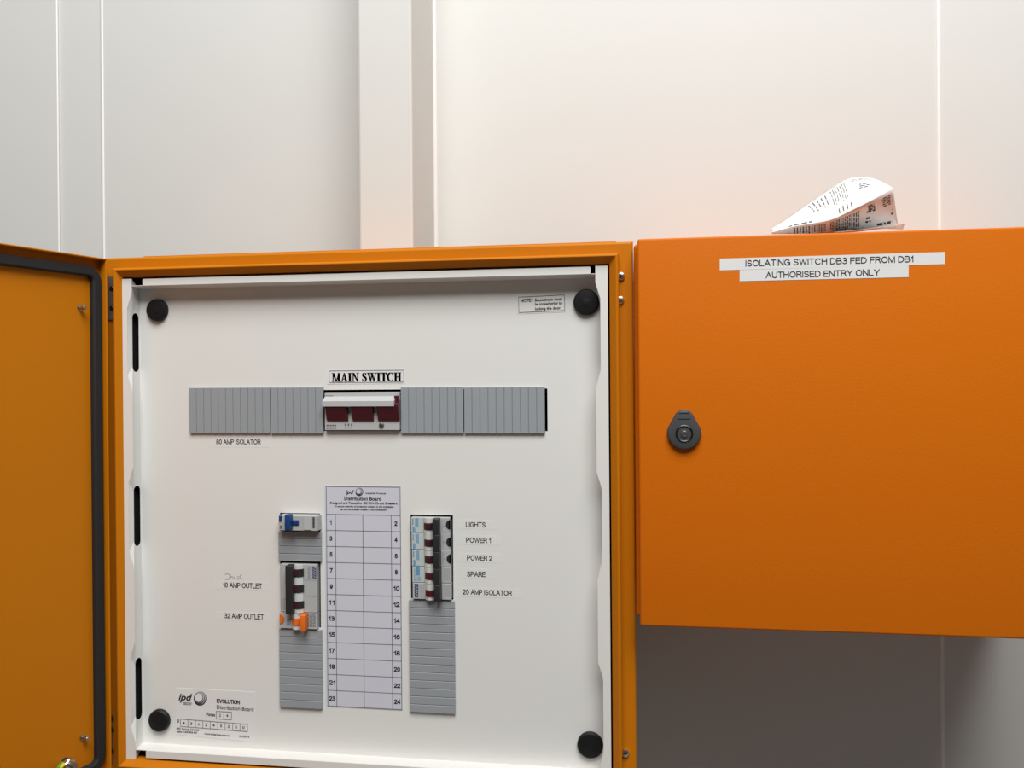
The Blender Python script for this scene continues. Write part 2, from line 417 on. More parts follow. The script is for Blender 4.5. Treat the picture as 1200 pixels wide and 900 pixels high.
mb = MB(); mb.lathe([(0.0055, 0.003), (0.0062, 0.004), (0.0062, 0.008), (0.0055, 0.009), (0.003, 0.009)], p, dn, 6)
mb.build('hex_nut', 'chrome', es)
q = p + dn*0.006 + du*0.010
mb = MB(); pts = [q + Vector((0, 0, 0.003)) - du*0.004, q + Vector((0, 0, 0.001)), q + du*0.004 + Vector((0, 0, -0.006)), q + du*0.006 + Vector((0, 0, -0.03)) + dn*0.004]
mb.tube(pts, 0.0026); wr = tag(mb.build('earth_wire', 'wire', None, True), 'green and yellow earth wire at the foot of the open orange door', 'wire')
mb = MB(); mb.tube([v + dn*0.0012 + Vector((0.0006, 0, 0)) for v in pts], 0.0018); mb.build('yellow_stripe', 'wirey', wr, True)

# ================================================================== ESCUTCHEON PANEL
YS, YP = 0.005, 0.025
YS = 0.0062
sx0, sx1 = at(144.4, 480, YS).x, 0.5312               # outer edges of the front facing returns
stz1, stz0 = 0.5300, 0.0060
pan = thing('escutcheon_panel', 'white metal escutcheon panel with folded edges inside the open orange cabinet', 'panel', (0.27, YP, 0.0060))
FX0, FX1, FZ0, FZ1 = 0.0132, 0.5250, 0.0150, 0.5215    # fold lines of the face
mb = MB()
for xa_, xb_ in ((0.0062, 0.0072), (0.5300, 0.5308)): mb.box(xa_, xb_, 0.0085, 0.110, 0.004, 0.532)
mb.box(0.0062, 0.5308, 0.109, 0.110, 0.004, 0.532); mb.box(0.0062, 0.5308, YP+0.003, 0.110, 0.531, 0.532); mb.box(0.0062, 0.5308, YP+0.003, 0.110, 0.004, 0.005)
mb.build('added_shade_liner', 'rubber', cab)  # black liner added behind the panel, stands in for shade inside slots
# apertures
A1 = rect(222, 456.5, 641.8, 504.5, YP)
A2 = rect(328, 600.9, 376.2, 736, YP)
A3 = rect(481, 602.9, 531.5, 703, YP)
A1 = (A1[0], A1[1], 0.3632, 0.4075)
mb = MB()
xsn = sorted({FX0, FX1, A1[0], A1[1], A2[0], A2[1], A3[0], A3[1]}); zsn = sorted({FZ0, FZ1, A1[2], A1[3], A2[2], A2[3], A3[2], A3[3]})
def hole(x, z): return any(a[0] < x < a[1] and a[2] < z < a[3] for a in (A1, A2, A3))
solid = {}
for i in range(len(xsn)-1):
    for j in range(len(zsn)-1): solid[i, j] = not hole((xsn[i]+xsn[i+1])/2, (zsn[j]+zsn[j+1])/2)
for (i, j), s in solid.items():
    if not s: continue
    x0, x1, z0, z1 = xsn[i], xsn[i+1], zsn[j], zsn[j+1]
    for y in (YP, YP+0.0015): flat(mb, x0, x1, z0, z1, y)
    for di, dj, e in ((-1, 0, ((x0, z0), (x0, z1))), (1, 0, ((x1, z0), (x1, z1))), (0, -1, ((x0, z0), (x1, z0))), (0, 1, ((x0, z1), (x1, z1)))):
        if not solid.get((i+di, j+dj), False):
            (a, b), (c, d) = e; mb.face([(a, YP, b), (c, YP, d), (c, YP+0.0015, d), (a, YP+0.0015, b)])
bmesh.ops.remove_doubles(mb.bm, verts=mb.bm.verts, dist=1e-6)
mb.build('face_plate', 'white', pan)
slots = [at(161, y, 0.018).z for y in (367, 436, 569, 640, 771, 843)]
slots = [(slots[1], slots[0]), (slots[3], slots[2]), (slots[5], slots[4])]
def edge_profile(side):
    """inner edge (x,z) of a side return, bottom to top, notched beside each slot"""
    n = (at(155, 450, YS).x, at(149.7, 450, YS).x) if side < 0 else (0.5189, 0.5237)
    out = [(n[0], stz0)]
    for z0, z1 in sorted(slots):
        out += [(n[0], z0-0.021), (n[1], z0-0.003), (n[1], z1+0.004), (n[0], z1+0.020)]
    out.append((n[0], stz1)); return out
for side in (-1, 1):
    ep = edge_profile(side); ox = sx0 if side < 0 else sx1; fx = FX0 if side < 0 else FX1
    mb = MB(); mb.prism([(ox, stz0)] + ep + [(ox, stz1)], YS, YS+0.0013)
    # wall from the fold of the face to the edge of the return, with the slots cut through
    b2 = bmesh.new()
    def xin(z):
        for (xa, za), (xb, zb) in zip(ep, ep[1:]):
            if za <= z <= zb: return xa + (xb-xa)*((z-za)/(zb-za) if zb > za else 0)
        return ep[-1][0]
    outer = [(0, stz0+0.006)] + [(1, z) for x, z in ep] + [(0, stz1-0.010)]
    loops = [outer]
    hw = 0.0058
    for z0, z1 in slots:
        L = []
        for i in range(9): a = math.pi*i/8; L.append((0.36 + 0.27*math.cos(a), z1-hw + hw*math.sin(a)))
        for i in range(9): a = math.pi + math.pi*i/8; L.append((0.36 + 0.27*math.cos(a), z0+hw + hw*math.sin(a)))
        loops.append(L)
    es = []
    for L in loops:
        vs = [b2.verts.new((t_, 0, z*4)) for t_, z in L]
        es += [b2.edges.new((vs[i], vs[(i+1) % len(vs)])) for i in range(len(vs))]
    bmesh.ops.triangle_fill(b2, edges=es, use_beauty=True)
    vm = {}
    for v in b2.verts:
        t_, z = v.co.x, v.co.z/4
        y = YP + (YS+0.0006-YP)*t_; x = fx + (xin(z)-fx)*t_**1.3
        vm[v] = mb.bm.verts.new((x, y, z))
    for f in b2.faces: mb.bm.faces.new([vm[v] for v in f.verts])
    b2.free()
    mb.build('side_flange', 'white', pan)
# top and bottom flanges
xa, xb = at(167, 330, YS).x, at(692, 317, YS).x
mb = MB(); zt = 0.5295; zb_ = 0.5222
mb.prism(rrect(xa, xb, zb_, zt, 0.0014, 3), YS, YS+0.0013); mb.prism([(YS+0.001, zb_+0.0005), (YP, FZ1), (YP, FZ1-0.0013), (YS+0.001, zb_-0.0002)], FX0-0.001, FX1-0.003, 'x')
mb.build('top_flange', 'white', pan)
xa, xb = at(171, 884, YS).x, at(698, 910, YS).x
zt = at(175, 880, YS).z; zb_ = zt-0.0078
mb = MB(); mb.prism(rrect(xa, xb, zb_, zt, 0.0008, 3), YS, YS+0.0013); mb.prism([(YS+0.001, zt-0.0005), (YP, FZ0), (YP, FZ0+0.0013), (YS+0.001, zt+0.0002)], FX0-0.001, FX1-0.003, 'x')
mb.build('bottom_flange', 'white', pan)
for px, py, r in ((182.5, 363.2, 0.0123), (185, 845.5, 0.0123), (687, 354, 0.0133), (691.5, 874.5, 0.0133)):
    p = at(px, py, YP-0.005)
    mb = MB(); mb.lathe([(r, 0), (r, 0.0035), (r-0.0012, 0.0052), (r*0.8, 0.0056), (0, 0.0056)], (p.x, YP, p.z), (0, -1, 0), 40)
    kb = mb.build('knob', 'knob', pan, True)
    mb = MB(); mb.lathe([(r*0.30, 0), (r*0.30, 0.0003), (r*0.24, 0.0005), (0, 0.0005)], (p.x, YP-0.0055, p.z-r*0.05), (0, -1, 0), 24)
    mb.box(p.x-r*0.55, p.x-r*0.2, YP-0.0059, YP-0.005, p.z+0.0012, p.z+0.0022); mb.build('embossed_mark', 'knob', kb, True)

# ================================================================== BLANKING STRIPS
YB = YP-0.0032
def blank(label, px0, py0, px1, py1, n, vertical):
    """moulded blank: n snap-off divisions side by side"""
    a = at(px0, py0, YB); b = at(px1, py1, YB); c = at(px0, py1, YB)
    x0, x1, z0, z1 = a.x, b.x, c.z, a.z
    mb = MB(); mb.box(x0+0.0002, x1-0.0002, YB+0.0009, YP-0.0002, z0+0.0002, z1-0.0002)
    for i in range(n):
        if vertical: mb.box(x0+(x1-x0)*i/n+0.0001, x0+(x1-x0)*(i+1)/n-0.0003, YB, YP-0.0004, z0, z1, 0.0004, 1)
        else: mb.box(x0, x1, YB, YP-0.0004, z0+(z1-z0)*i/n+0.0003, z0+(z1-z0)*(i+1)/n-0.0001, 0.0004, 1)
    return tag(mb.build('blanking_strip', 'grey'), label, 'blanking strip', 'grey blanking strips on the white panel')
blank('grey ribbed blanking strip at the far left of the main switch row', 221.3, 454.5, 316.6, 507.5, 11, True)
blank('short grey ribbed blanking strip touching the left side of the main switch', 316.8, 454, 378.8, 508, 7, True)
blank('short grey ribbed blanking strip touching the right side of the main switch', 469.4, 453.8, 543.2, 507.8, 8, True)
blank('grey ribbed blanking strip at the far right of the main switch row', 543.5, 453.8, 638.7, 508, 10, True)
blank('small grey blanking strip between the blue-lever breaker and the three-pole breaker', 326, 622.5, 376.3, 657.5, 4, False)
blank('tall grey blanking strip beneath the three-pole breaker with the orange lever', 327, 736.5, 377.3, 829, 10, False)
blank('tallest grey blanking strip, beneath the five breakers on the right', 479.2, 702.8, 533.3, 834.5, 14, False)

# ================================================================== CIRCUIT BREAKERS
YF = YP-0.0055                            # breaker front faces
def arc_hump(mb, x0, x1, z0, z1, Y0, rise, n=8):
    """rounded nose running vertically, rising from plane Y0 towards the room"""
    pts = [(x0, Y0+0.002)] + [(x0+(x1-x0)*i/n, Y0 - rise*math.sin(math.pi*(0.12+0.76*i/n))) for i in range(n+1)] + [(x1, Y0+0.002)]
    mb.prism(pts, z0, z1, 'z')
def breaker(label, px0, py0, px1, py1, hump, lever, poles, red, half_disk, labelkind, group=None, leverside=1):
    """px/py: front face rectangle in the photo; hump and lever: pixel columns; poles: list of (lever_py0, lever_py1)"""
    a = at(px0, py0, YF); b = at(px1, py1, YF); c = at(px0, py1, YF)
    x0, x1, z0, z1 = a.x, b.x, c.z, a.z
    th = thing('circuit_breaker', label, 'circuit breaker', ((x0+x1)/2, YP, z0), group)
    mb = MB(); mb.box(x0, x1, YF, YP+0.045, z0+0.00015, z1-0.00015, 0.0005)
    mb.build('body', 'plastic', th)
    hx0, hx1 = at(hump[0], py0, YF).x, at(hump[1], py0, YF).x
    mb = MB(); arc_hump(mb, hx0, hx1, z0+0.0002, z1-0.0002, YF+0.0002, 0.0045); mb.build('nose', 'nose', th, True)
    lx0, lx1 = at(lever[0], py0, YF-0.006).x, at(lever[1], py0, YF-0.006).x
    for (q0, q1) in poles:
        zz1, zz0 = at(px0, q0, YF).z, at(px0, q1, YF).z
        mb = MB(); arc_hump(mb, hx0-0.0001, hx1+0.0006, zz0, zz1, YF+0.0002, 0.0051)
        lv = mb.build('toggle_barrel', 'dark', th, True)
        if red:
            m2 = MB(); w0 = hx0+(hx1-hx0)*red[0]; w1 = hx0+(hx1-hx0)*red[1]
            m2.box(w0, w1, YF-0.0053, YF-0.003, zz0+0.0008, zz1-0.0008, 0.0003)
            m2.build('indicator', 'red', lv)
    mb = MB(); mb.box(lx0, lx1, YF-0.0095, YF+0.001, z0+0.0001, z1-0.0001, 0.0006, 3); mb.build('toggle_lever', 'dark', th, True)
    if half_disk:
        p = at(half_disk[0], half_disk[1], YF); r = half_disk[2]
        mb = MB(); mb.prism([(x1-0.0004, p.z+r)] + [(p.x - r*math.sin(k*math.pi/12)*0.95, p.z + r*math.cos(k*math.pi/12)) for k in range(13)] + [(x1-0.0004, p.z-r)], YF-0.0006, YF+0.001)
        mb.build('terminal_cover', 'dark', th)
    return th, (x0, x1, z0, z1)
cols = [(606.0, 624.8, 612, 619.8), (624.3, 644, 631.2, 639), (644, 663.5, 650.4, 658.6), (663.5, 682.6, 669.6, 677.5), (682.6, 702, 690, 697.5)]
names = ['topmost single-pole circuit breaker in the right column, level with LIGHTS', 'single-pole circuit breaker level with the POWER 1 label, second from top of its column',
         'single-pole circuit breaker level with the POWER 2 label, third of its column', 'single-pole circuit breaker with a solid blue square, level with SPARE',
         'lowest circuit breaker of the right column, level with the 20 AMP ISOLATOR label']
for i, (y0, y1, l0, l1) in enumerate(cols):
    s = i*0.45
    th, (x0, x1, z0, z1) = breaker(names[i], 481.6+s, y0, 526.8+s, y1, (497.3+s, 507.8+s), (507.5+s, 514.6+s), [(l0, l1)], (0.35, 0.75) if i < 3 else (0.32, 0.98) if i == 3 else (0.12, 0.95),
                                   (527.5+s, (y0+y1)/2+ (-0.6 if i == 0 else 1), 0.0047) if i < 3 else None, i, 'five circuit breakers in the right column')
    Y = YF-0.00025
    if i < 4:
        mb = MB(); pflat(mb, 482.2+s, y0+0.8, 496+s, y1-0.8, YF-0.0001); mb.build('rating_label', 'tint', th)
        mb = MB()
        if i < 3:
            for k in range(3): pflat(mb, 486.5+s+k*1.4, y0+1.2, 487.5+s+k*1.4, y1-7-k % 2, Y)
            pflat(mb, 483.6+s, y1-7.5, 485.4+s, y1-1.2, Y); pflat(mb, 485.8+s, y1-6, 486.6+s, y1-1.5, Y); pflat(mb, 483.2+s, y0+2, 484.4+s, y0+9, Y)
        else:
            pflat(mb, 486.2+s, y0+0.6, 490.6+s, y0+10.6, Y); dashes(mb, 483.4+s, y0+2, 485.6+s, y1-2, 2, Y, 0.5, True); dashes(mb, 487+s, y0+12, 492+s, y1-2, 4, Y, 0.5, True)
        mb.build('blue_print', 'lightblue', th)
        mb = MB(); dashes(mb, 491.5+s, y0+2, 495.5+s, y1-2, 2, Y, 0.3, True); mb.build('green_print', 'palegreen', th)
    else:
        mb = MB()
        for k in range(5):
            pflat(mb, 484.3+s, y0+2+k*2.9, 486+s, y0+3.8+k*2.9, Y); pflat(mb, 486.3+s, y0+3.4+k*2.9, 488+s, y0+5.0+k*2.9, Y)
        outline(mb, *[at(484+s, y0+1.5, Y).x, at(488.3+s, y0+1.5, Y).x, at(484+s, y0+17, Y).z, at(484+s, y0+1.5, Y).z], 0.0004, Y); mb.build('blue_print', 'navy', th)
        mb = MB(); dashes(mb, 489.5+s, y0+2, 495.5+s, y1-2, 4, Y, 0.28, True); mb.build('fine_print', 'pencil', th)
    mb = MB()
    if i < 3:
        dashes(mb, 517+s, y0+3, 519.5+s, y1-3, 2, Y, 0.3, True)
        pflat(mb, 519+s, (y0+y1)/2+0.6, 521+s, (y0+y1)/2+1.4, Y)
    else: dashes(mb, 518.5+s, y0+2.5, 526+s, y1-3, 4, Y, 0.35, True)
    mb.build('terminal_print', 'pencil', th)

# three-pole breaker with earth-leakage module, left column
th, (x0, x1, z0, z1) = breaker('three-pole circuit breaker with linked black toggles above an orange lever in the left column', 328.6, 660.6, 371.4, 717, (343.7, 355.5), (335.6, 343.8),
        [(665.6, 674.4), (684, 692.8), (703, 711.6)], (0.05, 0.5), None, 9)
Y = YF-0.00025
mb = MB()
for k in range(5):
    pflat(mb, 366.6, 665+k*2.6, 368.2, 666.4+k*2.6, Y); pflat(mb, 368.4, 666.2+k*2.6, 370, 667.6+k*2.6, Y)
outline(mb, at(366.2, 664, Y).x, at(370.4, 664, Y).x, at(366, 678.4, Y).z, at(366, 664, Y).z, 0.0004, Y); mb.build('blue_print', 'navy', th)
mb = MB(); dashes(mb, 360.5, 664, 365, 678, 3, Y, 0.35, True); mb.build('rating_print', 'faint', th); mb = MB(); dashes(mb, 329.5, 701, 334.5, 714, 3, Y, 0.25, True); mb.build('fine_print', 'faint', th)
mb = MB(); pflat(mb, 355.8, 698, 372.8, 698.5, Y); pflat(mb, 356, 679.4, 372.8, 679.7, Y); pflat(mb, 371.2, 661, 371.5, 716, Y); mb.build('seam_line', 'pencil', th)
th, bx = breaker('earth leakage module with bright orange lever and round orange button below the three-pole breaker', 327.6, 717.3, 371.4, 736.3, (343.3, 352.5), (352.2, 358.6), [(722.8, 731.2)], None, None, 9)
for o in th.children:
    if o.name.startswith('toggle'): o.data.materials[0] = M['oplas']
p = at(328.2, 725.2, YF)
mb = MB(); r = 0.0048; mb.prism([(p.x-0.0002, p.z+r)] + [(p.x + r*math.sin(k*math.pi/12), p.z + r*math.cos(k*math.pi/12)) for k in range(13)] + [(p.x-0.0002, p.z-r)], YF-0.001, YF+0.001); mb.build('test_button', 'oplas', th)
mb = MB(); dashes(mb, 360.3, 719.5, 370, 734.5, 5, Y, 0.5, True); mb.build('rating_print', 'faint', th); mb = MB(); dashes(mb, 335.5, 719, 341, 733, 3, Y, 0.3, True); mb.build('fine_print', 'faint', th)

# residual current breaker with blue lever
YR = YF-0.006; a = at(326.3, 604, YR); b = at(372.2, 621.8, YR); c = at(326.3, 621.8, YR); x0, x1, z0, z1 = a.x, b.x, c.z, a.z
th = thing('circuit_breaker', 'white circuit breaker with blue lever and blue button at the top of the left column', 'circuit breaker', ((x0+x1)/2, YP, z0))
YR = YF-0.006
mb = MB(); mb.box(x0, x1, YR, YP+0.045, z0+0.0002, z1, 0.0006); mb.build('body', 'plastic', th)
mb = MB(); pxbox(mb, 326.6, 604.2, 329.8, 611, YR-0.0012, YR+0.001, 0.0007); mb.build('test_button', 'blue', th)
mb = MB(); pxbox(mb, 333, 603.4, 339.5, 622, YR-0.0085, YR+0.001, 0.0012); mb.build('toggle_lever', 'blue', th, True)
mb = MB(); pxbox(mb, 339, 609.6, 349.8, 615.4, YR-0.001, YR+0.001, 0.0004); o = mb.build('toggle_barrel', 'navy', th)
mb = MB(); pxbox(mb, 344, 611.3, 349, 614.6, YR-0.0015, YR+0.001, 0.0003); mb.build('indicator', 'blue', o)
mb = MB(); pxbox(mb, 355.6, 604.6, 364.6, 621, YR-0.0008, YR+0.001, 0.0003); mb.build('rating_label', 'plastic2', th)
mb = MB(); dashes(mb, 366.2, 606, 368.6, 619, 1, YR-0.0002, 0.8, True)
for k in range(6): pflat(mb, 366.0, 606+k*2.2, 369, 607.2+k*2.2, YR-0.0002)
mb.build('side_print', 'faint', th); mb = MB(); pflat(mb, 328, 615.5, 330, 619.5, YR-0.0002); mb.build('fine_print', 'faint', th)

# ================================================================== MAIN SWITCH
a = at(380.3, 459.8, YF); b = at(468.2, 503.5, YF); x0, x1 = a.x, b.x; z1 = a.z; z0 = at(380, 504.2, YF).z
th = thing('main_switch', 'three-pole main switch with dark red toggles under a pale grey linking bar', 'main switch', ((x0+x1)/2, YP, z0))
mb = MB(); mb.box(x0, x1, YF, YP+0.05, z0, z1, 0.0005); mb.build('body', 'plastic2', th)
YH = YF-0.0085
ht0, ht1 = at(380, 470.2, YH).z, at(380, 476.3, YH).z       # bar front, top and bottom
hx0, hx1 = at(377.5, 472, YH).x, at(461.5, 472, YH).x
mb = MB(); mb.prism([(YF+0.001, ht0+0.0055), (YH, ht0), (YH, ht1), (YF-0.002, ht1-0.001), (YF+0.001, ht1)], hx0, hx1, 'x'); mb.build('linking_bar', 'plastic2', th)
for (q0, q1) in ((381.3, 406), (411.5, 436.2), (441.5, 466.5)):
    xa, xb = at(q0, 477, YF-0.006).x, at(q1, 477, YF-0.006).x
    zb = at(q0, 493, YF).z
    mb = MB(); mb.prism([(YF+0.001, ht0+0.001), (YH+0.001, ht1+0.0012), (YH+0.0012, ht1-0.0008), (YF-0.0015, zb), (YF+0.001, zb)], xa, xb, 'x'); mb.build('toggle', 'red', th)
mb = MB(); pxbox(mb, 461.6, 463.5, 466.5, 474, YF-0.004, YF+0.001, 0.0006); mb.build('toggle_end', 'red', th)
Y = YF-0.0002
mb = MB(); dashes(mb, 382.5, 497, 394, 503, 2, Y, 0.5)
for k in range(3):
    pflat(mb, 404+k*3.6, 496.5, 405.6+k*3.6, 499, Y); pflat(mb, 404+k*3.6, 500.6, 405+k*3.6, 502, Y)
mb.build('fine_print', 'faint', th)
mb = MB(); pflat(mb, 381, 463.6, 390.5, 464.1, Y); mb.build('seam_line', 'faint', th)
p = at(447.2, 498.3, YF); screw('screw', p.x, YF, p.z, 0.0029, 0.0016, th, 'steel')

# ================================================================== LABELS ON THE PANEL
YL = YP-0.00035; YI = YL-0.0002
def sticker(name, label, px0, py0, px1, py1, m='sticker', Yp=YP, tilt=None, cat='label', group=None, th=0.00025):
    """py0,py1 on the left edge; tilt: the right edge's (py0,py1)"""
    yl = Yp-th
    a, c = at(px0, py0, yl), at(px0, py1, yl)
    if tilt: b, d = at(px1, tilt[0], yl), at(px1, tilt[1], yl)
    else:
        b = at(px1, py0, yl); b.z = a.z; d = b.copy(); d.z = c.z
    mb = MB(); mb.prism([(c.x, c.z), (d.x, d.z), (b.x, b.z), (a.x, a.z)], yl, Yp)
    return tag(mb.build(name, m), label, cat, group)
def tape(text, label, pxl, py, pxr, cap, box):
    o = sticker('label_tape', label, box[0], box[1], box[2], box[3], 'clear', group='clear label tapes on the white panel', th=0.00008)
    mb = MB(); caps(mb, text, pxl, py, pxr, cap, YP-0.00025, .145); mb.build('lettering', 'ink', o); return o
tape('80 AMP ISOLATOR', 'label tape reading 80 AMP ISOLATOR below the main switch row', 253.3, 517.7, 305.5, 5.6, (247, 512, 316, 524))
tape('LIGHTS', 'label tape reading LIGHTS, highest beside the right breakers', 545.8, 614.6, 569, 6, (535, 609, 580, 619.5))
tape('POWER 1', 'label tape reading POWER 1 beside the right breakers', 546.2, 632.8, 575.3, 6, (535, 627, 588, 638))
tape('POWER 2', 'label tape reading POWER 2 beside the right breakers', 547.2, 653.6, 576.8, 6, (536, 648, 590, 658.5))
tape('SPARE', 'label tape reading SPARE beside the right breakers', 547.2, 672.6, 569, 6, (540, 666, 582, 677.5))
tape('20 AMP ISOLATOR', 'label tape reading 20 AMP ISOLATOR, lowest beside the right breakers', 542.3, 693.5, 599.8, 6, (535, 688, 613, 699))
tape('10 AMP OUTLET', 'label tape reading 10 AMP OUTLET beside the three-pole breaker', 261.5, 685.4, 307, 6, (251, 680.5, 316, 690))
tape('32 AMP OUTLET', 'label tape reading 32 AMP OUTLET, left of the orange lever', 263, 721.4, 309, 6, (252, 716.5, 318, 726.5))
# pencilled note
mb = MB()
def pen(pts, wd=0.0006, Y=YP-0.0002): mb.stroke([tuple(at(x, y, Y).xz) for x, y in pts], wd, Y)
pen([(263.5, 673), (267, 672.3), (269, 673.5), (269, 677), (267.2, 679), (264, 679)])
pen([(270, 672.8), (270, 679)]); pen([(270, 676.4), (272, 675.4), (273, 676.5), (273, 679)])
pen([(274.2, 675.5), (274.4, 678.4), (276.4, 678.6), (276.8, 675.6), (277, 679)])
pen([(278.2, 675.6), (280.2, 675.5), (278.4, 678.8), (280.6, 678.8)]); pen([(283.6, 673), (281.4, 674.6), (281.4, 677), (283.6, 678.2), (284.2, 679)])
tag(mb.build('pencil_note', 'pencil'), 'faint pencilled handwriting just above the 10 AMP OUTLET label', 'handwriting')

# MAIN SWITCH label in bold serif capitals
o = sticker('main_switch_label', 'white label reading MAIN SWITCH in bold serif capitals above the main switch', 383.3, 433.4, 474, 450.2, 'sticker')
LA = at(389, 447.3, YI); LB = at(470.2, 446.3, YI); CH = (at(389, 437.2, YI)-LA).z
def serif_word(mb, word, x0, x1, zb, h, Y):
    tk, tn, sh = 0.21, 0.075, 0.055
    wd = {'M': 1.02, 'A': 0.80, 'I': 0.42, 'N': 0.80, 'S': 0.56, 'W': 1.08, 'T': 0.70, 'C': 0.74, 'H': 0.84, ' ': 0.28}
    gap = 0.05
    tot = sum(wd[c] for c in word) + gap*(len(word)-1); kx = (x1-x0)/tot
    x = 0
    def q(pts): mb.face([(x0+(x+a)*kx, Y, zb+b*h) for a, b in pts])
    def bar(a, b, c=0, d=1): q([(a, c), (b, c), (b, d), (a, d)])
    def ser(a, b, top): bar(a, b, 1-sh, 1) if top else bar(a, b, 0, sh)
    for ch in word:
        w_ = wd[ch]
        if ch == 'I': bar(.1, .32); ser(0, w_, 0); ser(0, w_, 1)
        elif ch == 'H':
            bar(.09, .30); bar(w_-.30, w_-.09); bar(.2, w_-.2, .46, .54)
            for t in (0, 1): ser(0, .39, t); ser(w_-.39, w_, t)
        elif ch == 'T':
            bar(w_/2-.105, w_/2+.105); ser(w_/2-.2, w_/2+.2, 0); bar(0, w_, .93, 1); q([(0, .70), (.05, .70), (.13, 1), (0, 1)]); q([(w_-.05, .70), (w_, .70), (w_, 1), (w_-.13, 1)])
        elif ch == 'N':
            bar(.10, .17); bar(w_-.17, w_-.10); q([(.03, 1), (.26, 1), (w_-.10, 0), (w_-.17, 0)]); ser(0, .28, 0); ser(0, .2, 1); ser(w_-.28, w_, 1)
        elif ch == 'M':
            bar(.10, .17); bar(w_-.30, w_-.09); q([(.06, 1), (.28, 1), (.56, .0), (.46, 0)]); q([(w_-.22, 1), (w_-.14, 1), (.54, 0), (.47, 0)])
            ser(0, .28, 0); ser(0, .25, 1); ser(w_-.39, w_, 0); ser(w_-.26, w_, 1)
        elif ch == 'A':
            q([(.36, 1), (.44, 1), (.74, 0), (.50, 0)]); q([(.36, 1), (.42, .92), (.14, 0), (.07, 0)]); bar(.2, .6, .28, .35); ser(0, .27, 0); ser(.42, w_, 0)
        elif ch == 'W':
            for s in (0, .38): q([(.04+s, 1), (.26+s, 1), (.46+s, 0), (.38+s, 0)])
            q([(.54, 1), (.62, 1), (.44, 0), (.38, 0)]); q([(w_-.12, 1), (w_-.06, 1), (.82, 0), (.76, 0)])
            ser(0, .34, 1); ser(.38, .72, 1); ser(w_-.24, w_, 1)
        elif ch == 'C':
            P, Wd = [], []
            for i in range(25):
                a = math.radians(40 + 280*i/24); P.append((x0+(x+.40+.33*math.cos(a))*kx, zb+(.5+.47*math.sin(a))*h)); Wd.append((.06+.15*max(0, -math.cos(a)))*h)
            mb.stroke(P, Wd, Y); bar(.62, .69, .66, 1)
        elif ch == 'S':
            P, Wd = [], []
            K = [(.44, .80), (.38, .91), (.27, .96), (.15, .92), (.08, .80), (.12, .67), (.27, .55), (.42, .42), (.48, .27), (.42, .11), (.29, .04), (.16, .07), (.07, .20)]
            ww = [.05, .06, .07, .11, .16, .19, .21, .20, .17, .12, .07, .06, .05]
            for (a, b), c in zip(K, ww): P.append((x0+(x+a)*kx, zb+b*h)); Wd.append(c*h*0.95)
            mb.stroke(P, Wd, Y); bar(.43, .48, .70, .98); bar(.04, .09, .02, .32)
        x += w_+gap
mb = MB()
for dx in (-0.00028, 0.0, 0.00028): serif_word(mb, 'MAIN SWITCH', LA.x+dx, LB.x+dx, LA.z, CH, YI)
mb.build('lettering', 'ink', o)
mb = MB(); r = rect(385.5, 434.4, 473.4, 448.2, YI); outline(mb, r[0], r[1], at(385.5, 448.6, YI).z, at(385.5, 434.4, YI).z, 0.00045, YI); mb.build('border', 'faint', o)

# NOTE label
o = sticker('note_label', 'small bordered label reading NOTE in the top right corner of the white panel', 606, 346.5, 663, 368, 'clear', tilt=(343.6, 365.6))
mb = MB()
Pn = lambda x, y: tuple(at(x, y, YI).xz)
for a_, b_ in (((607.5, 348.2), (661.6, 345.5)), ((608, 366.2), (661.8, 363.8)), ((607.6, 348.2), (608.1, 366.2)), ((661.5, 345.5), (661.8, 363.8))): mb.stroke([Pn(*a_), Pn(*b_)], 0.0005, YI)
mb.build('border', 'faint', o)
mb = MB(); caps(mb, 'NOTE', 610, 352.3, 622.4, 3.8, YI, .18, py2=351.6); write(mb, ':', 624.2, 351.6, 625, 2.6, YI, True)
write(mb, 'Escutcheon must', 627, 351.6, 658.8, 3.0, YI, True, py2=350.1); write(mb, 'be locked prior to', 627, 356.3, 658.8, 3.0, YI, True, py2=354.9); write(mb, 'locking the door.', 627, 361.9, 657.6, 3.0, YI, True, py2=360.6)
mb.build('lettering', 'ink', o)

# swirl emblem of nested off-centre ellipses
def swirl(mb, px, py, rpx, Y):
    c = at(px, py, Y); r = (at(px+rpx, py, Y)-c).length
    for k, (sc, off, th0) in enumerate(((1.0, 0.0, 0.085), (0.84, 0.13, 0.075), (0.68, 0.24, 0.06))):
        P, Wd = [], []
        for i in range(29):
            a = math.radians(40*k*0.6 + 360*i/28); ca, sa = math.cos(a), math.sin(a)
            ex, ez = ca*r*sc*0.92, sa*r*sc
            rot = -0.5; P.append((c.x + ex*math.cos(rot)-ez*math.sin(rot) - off*r*0.7, c.z + ex*math.sin(rot)+ez*math.cos(rot) + off*r*0.3)); Wd.append(r*th0*(1.15+0.85*math.cos(a+0.6)))
        mb.stroke(P, Wd, Y)

# circuit chart
x0, x1 = at(382, 569.6, YL).x, at(470.2, 700, YL).x; zt = at(382, 569.6, YL).z; zb = at(470.2, 831.8, YL).z; zh = at(382.4, 602.6, YL).z
mb = MB(); mb.box(x0-0.0016, x1+0.0004, YL, YP-0.00002, zb-0.0006, zt+0.0006)
o = tag(mb.build('circuit_chart', 'chart'), 'tall paper circuit chart headed Distribution Board with numbered empty rows', 'chart')
mb = MB(); lw = 0.0006
outline(mb, x0, x1, zb, zt, lw, YI)
flat(mb, x0, x1, zh-lw/2, zh+lw/2, YI)
xc = [x0 + (x1-x0)*k for k in ((393-382)/88.0, (425.6-382)/88.0, (459-382)/88.0)]
for x in xc: flat(mb, x-lw/2, x+lw/2, zb, zh, YI)
for k in range(1, 12):
    z = zh+(zb-zh)*k/12; flat(mb, x0, x1, z-lw*0.4, z+lw*0.4, YI)
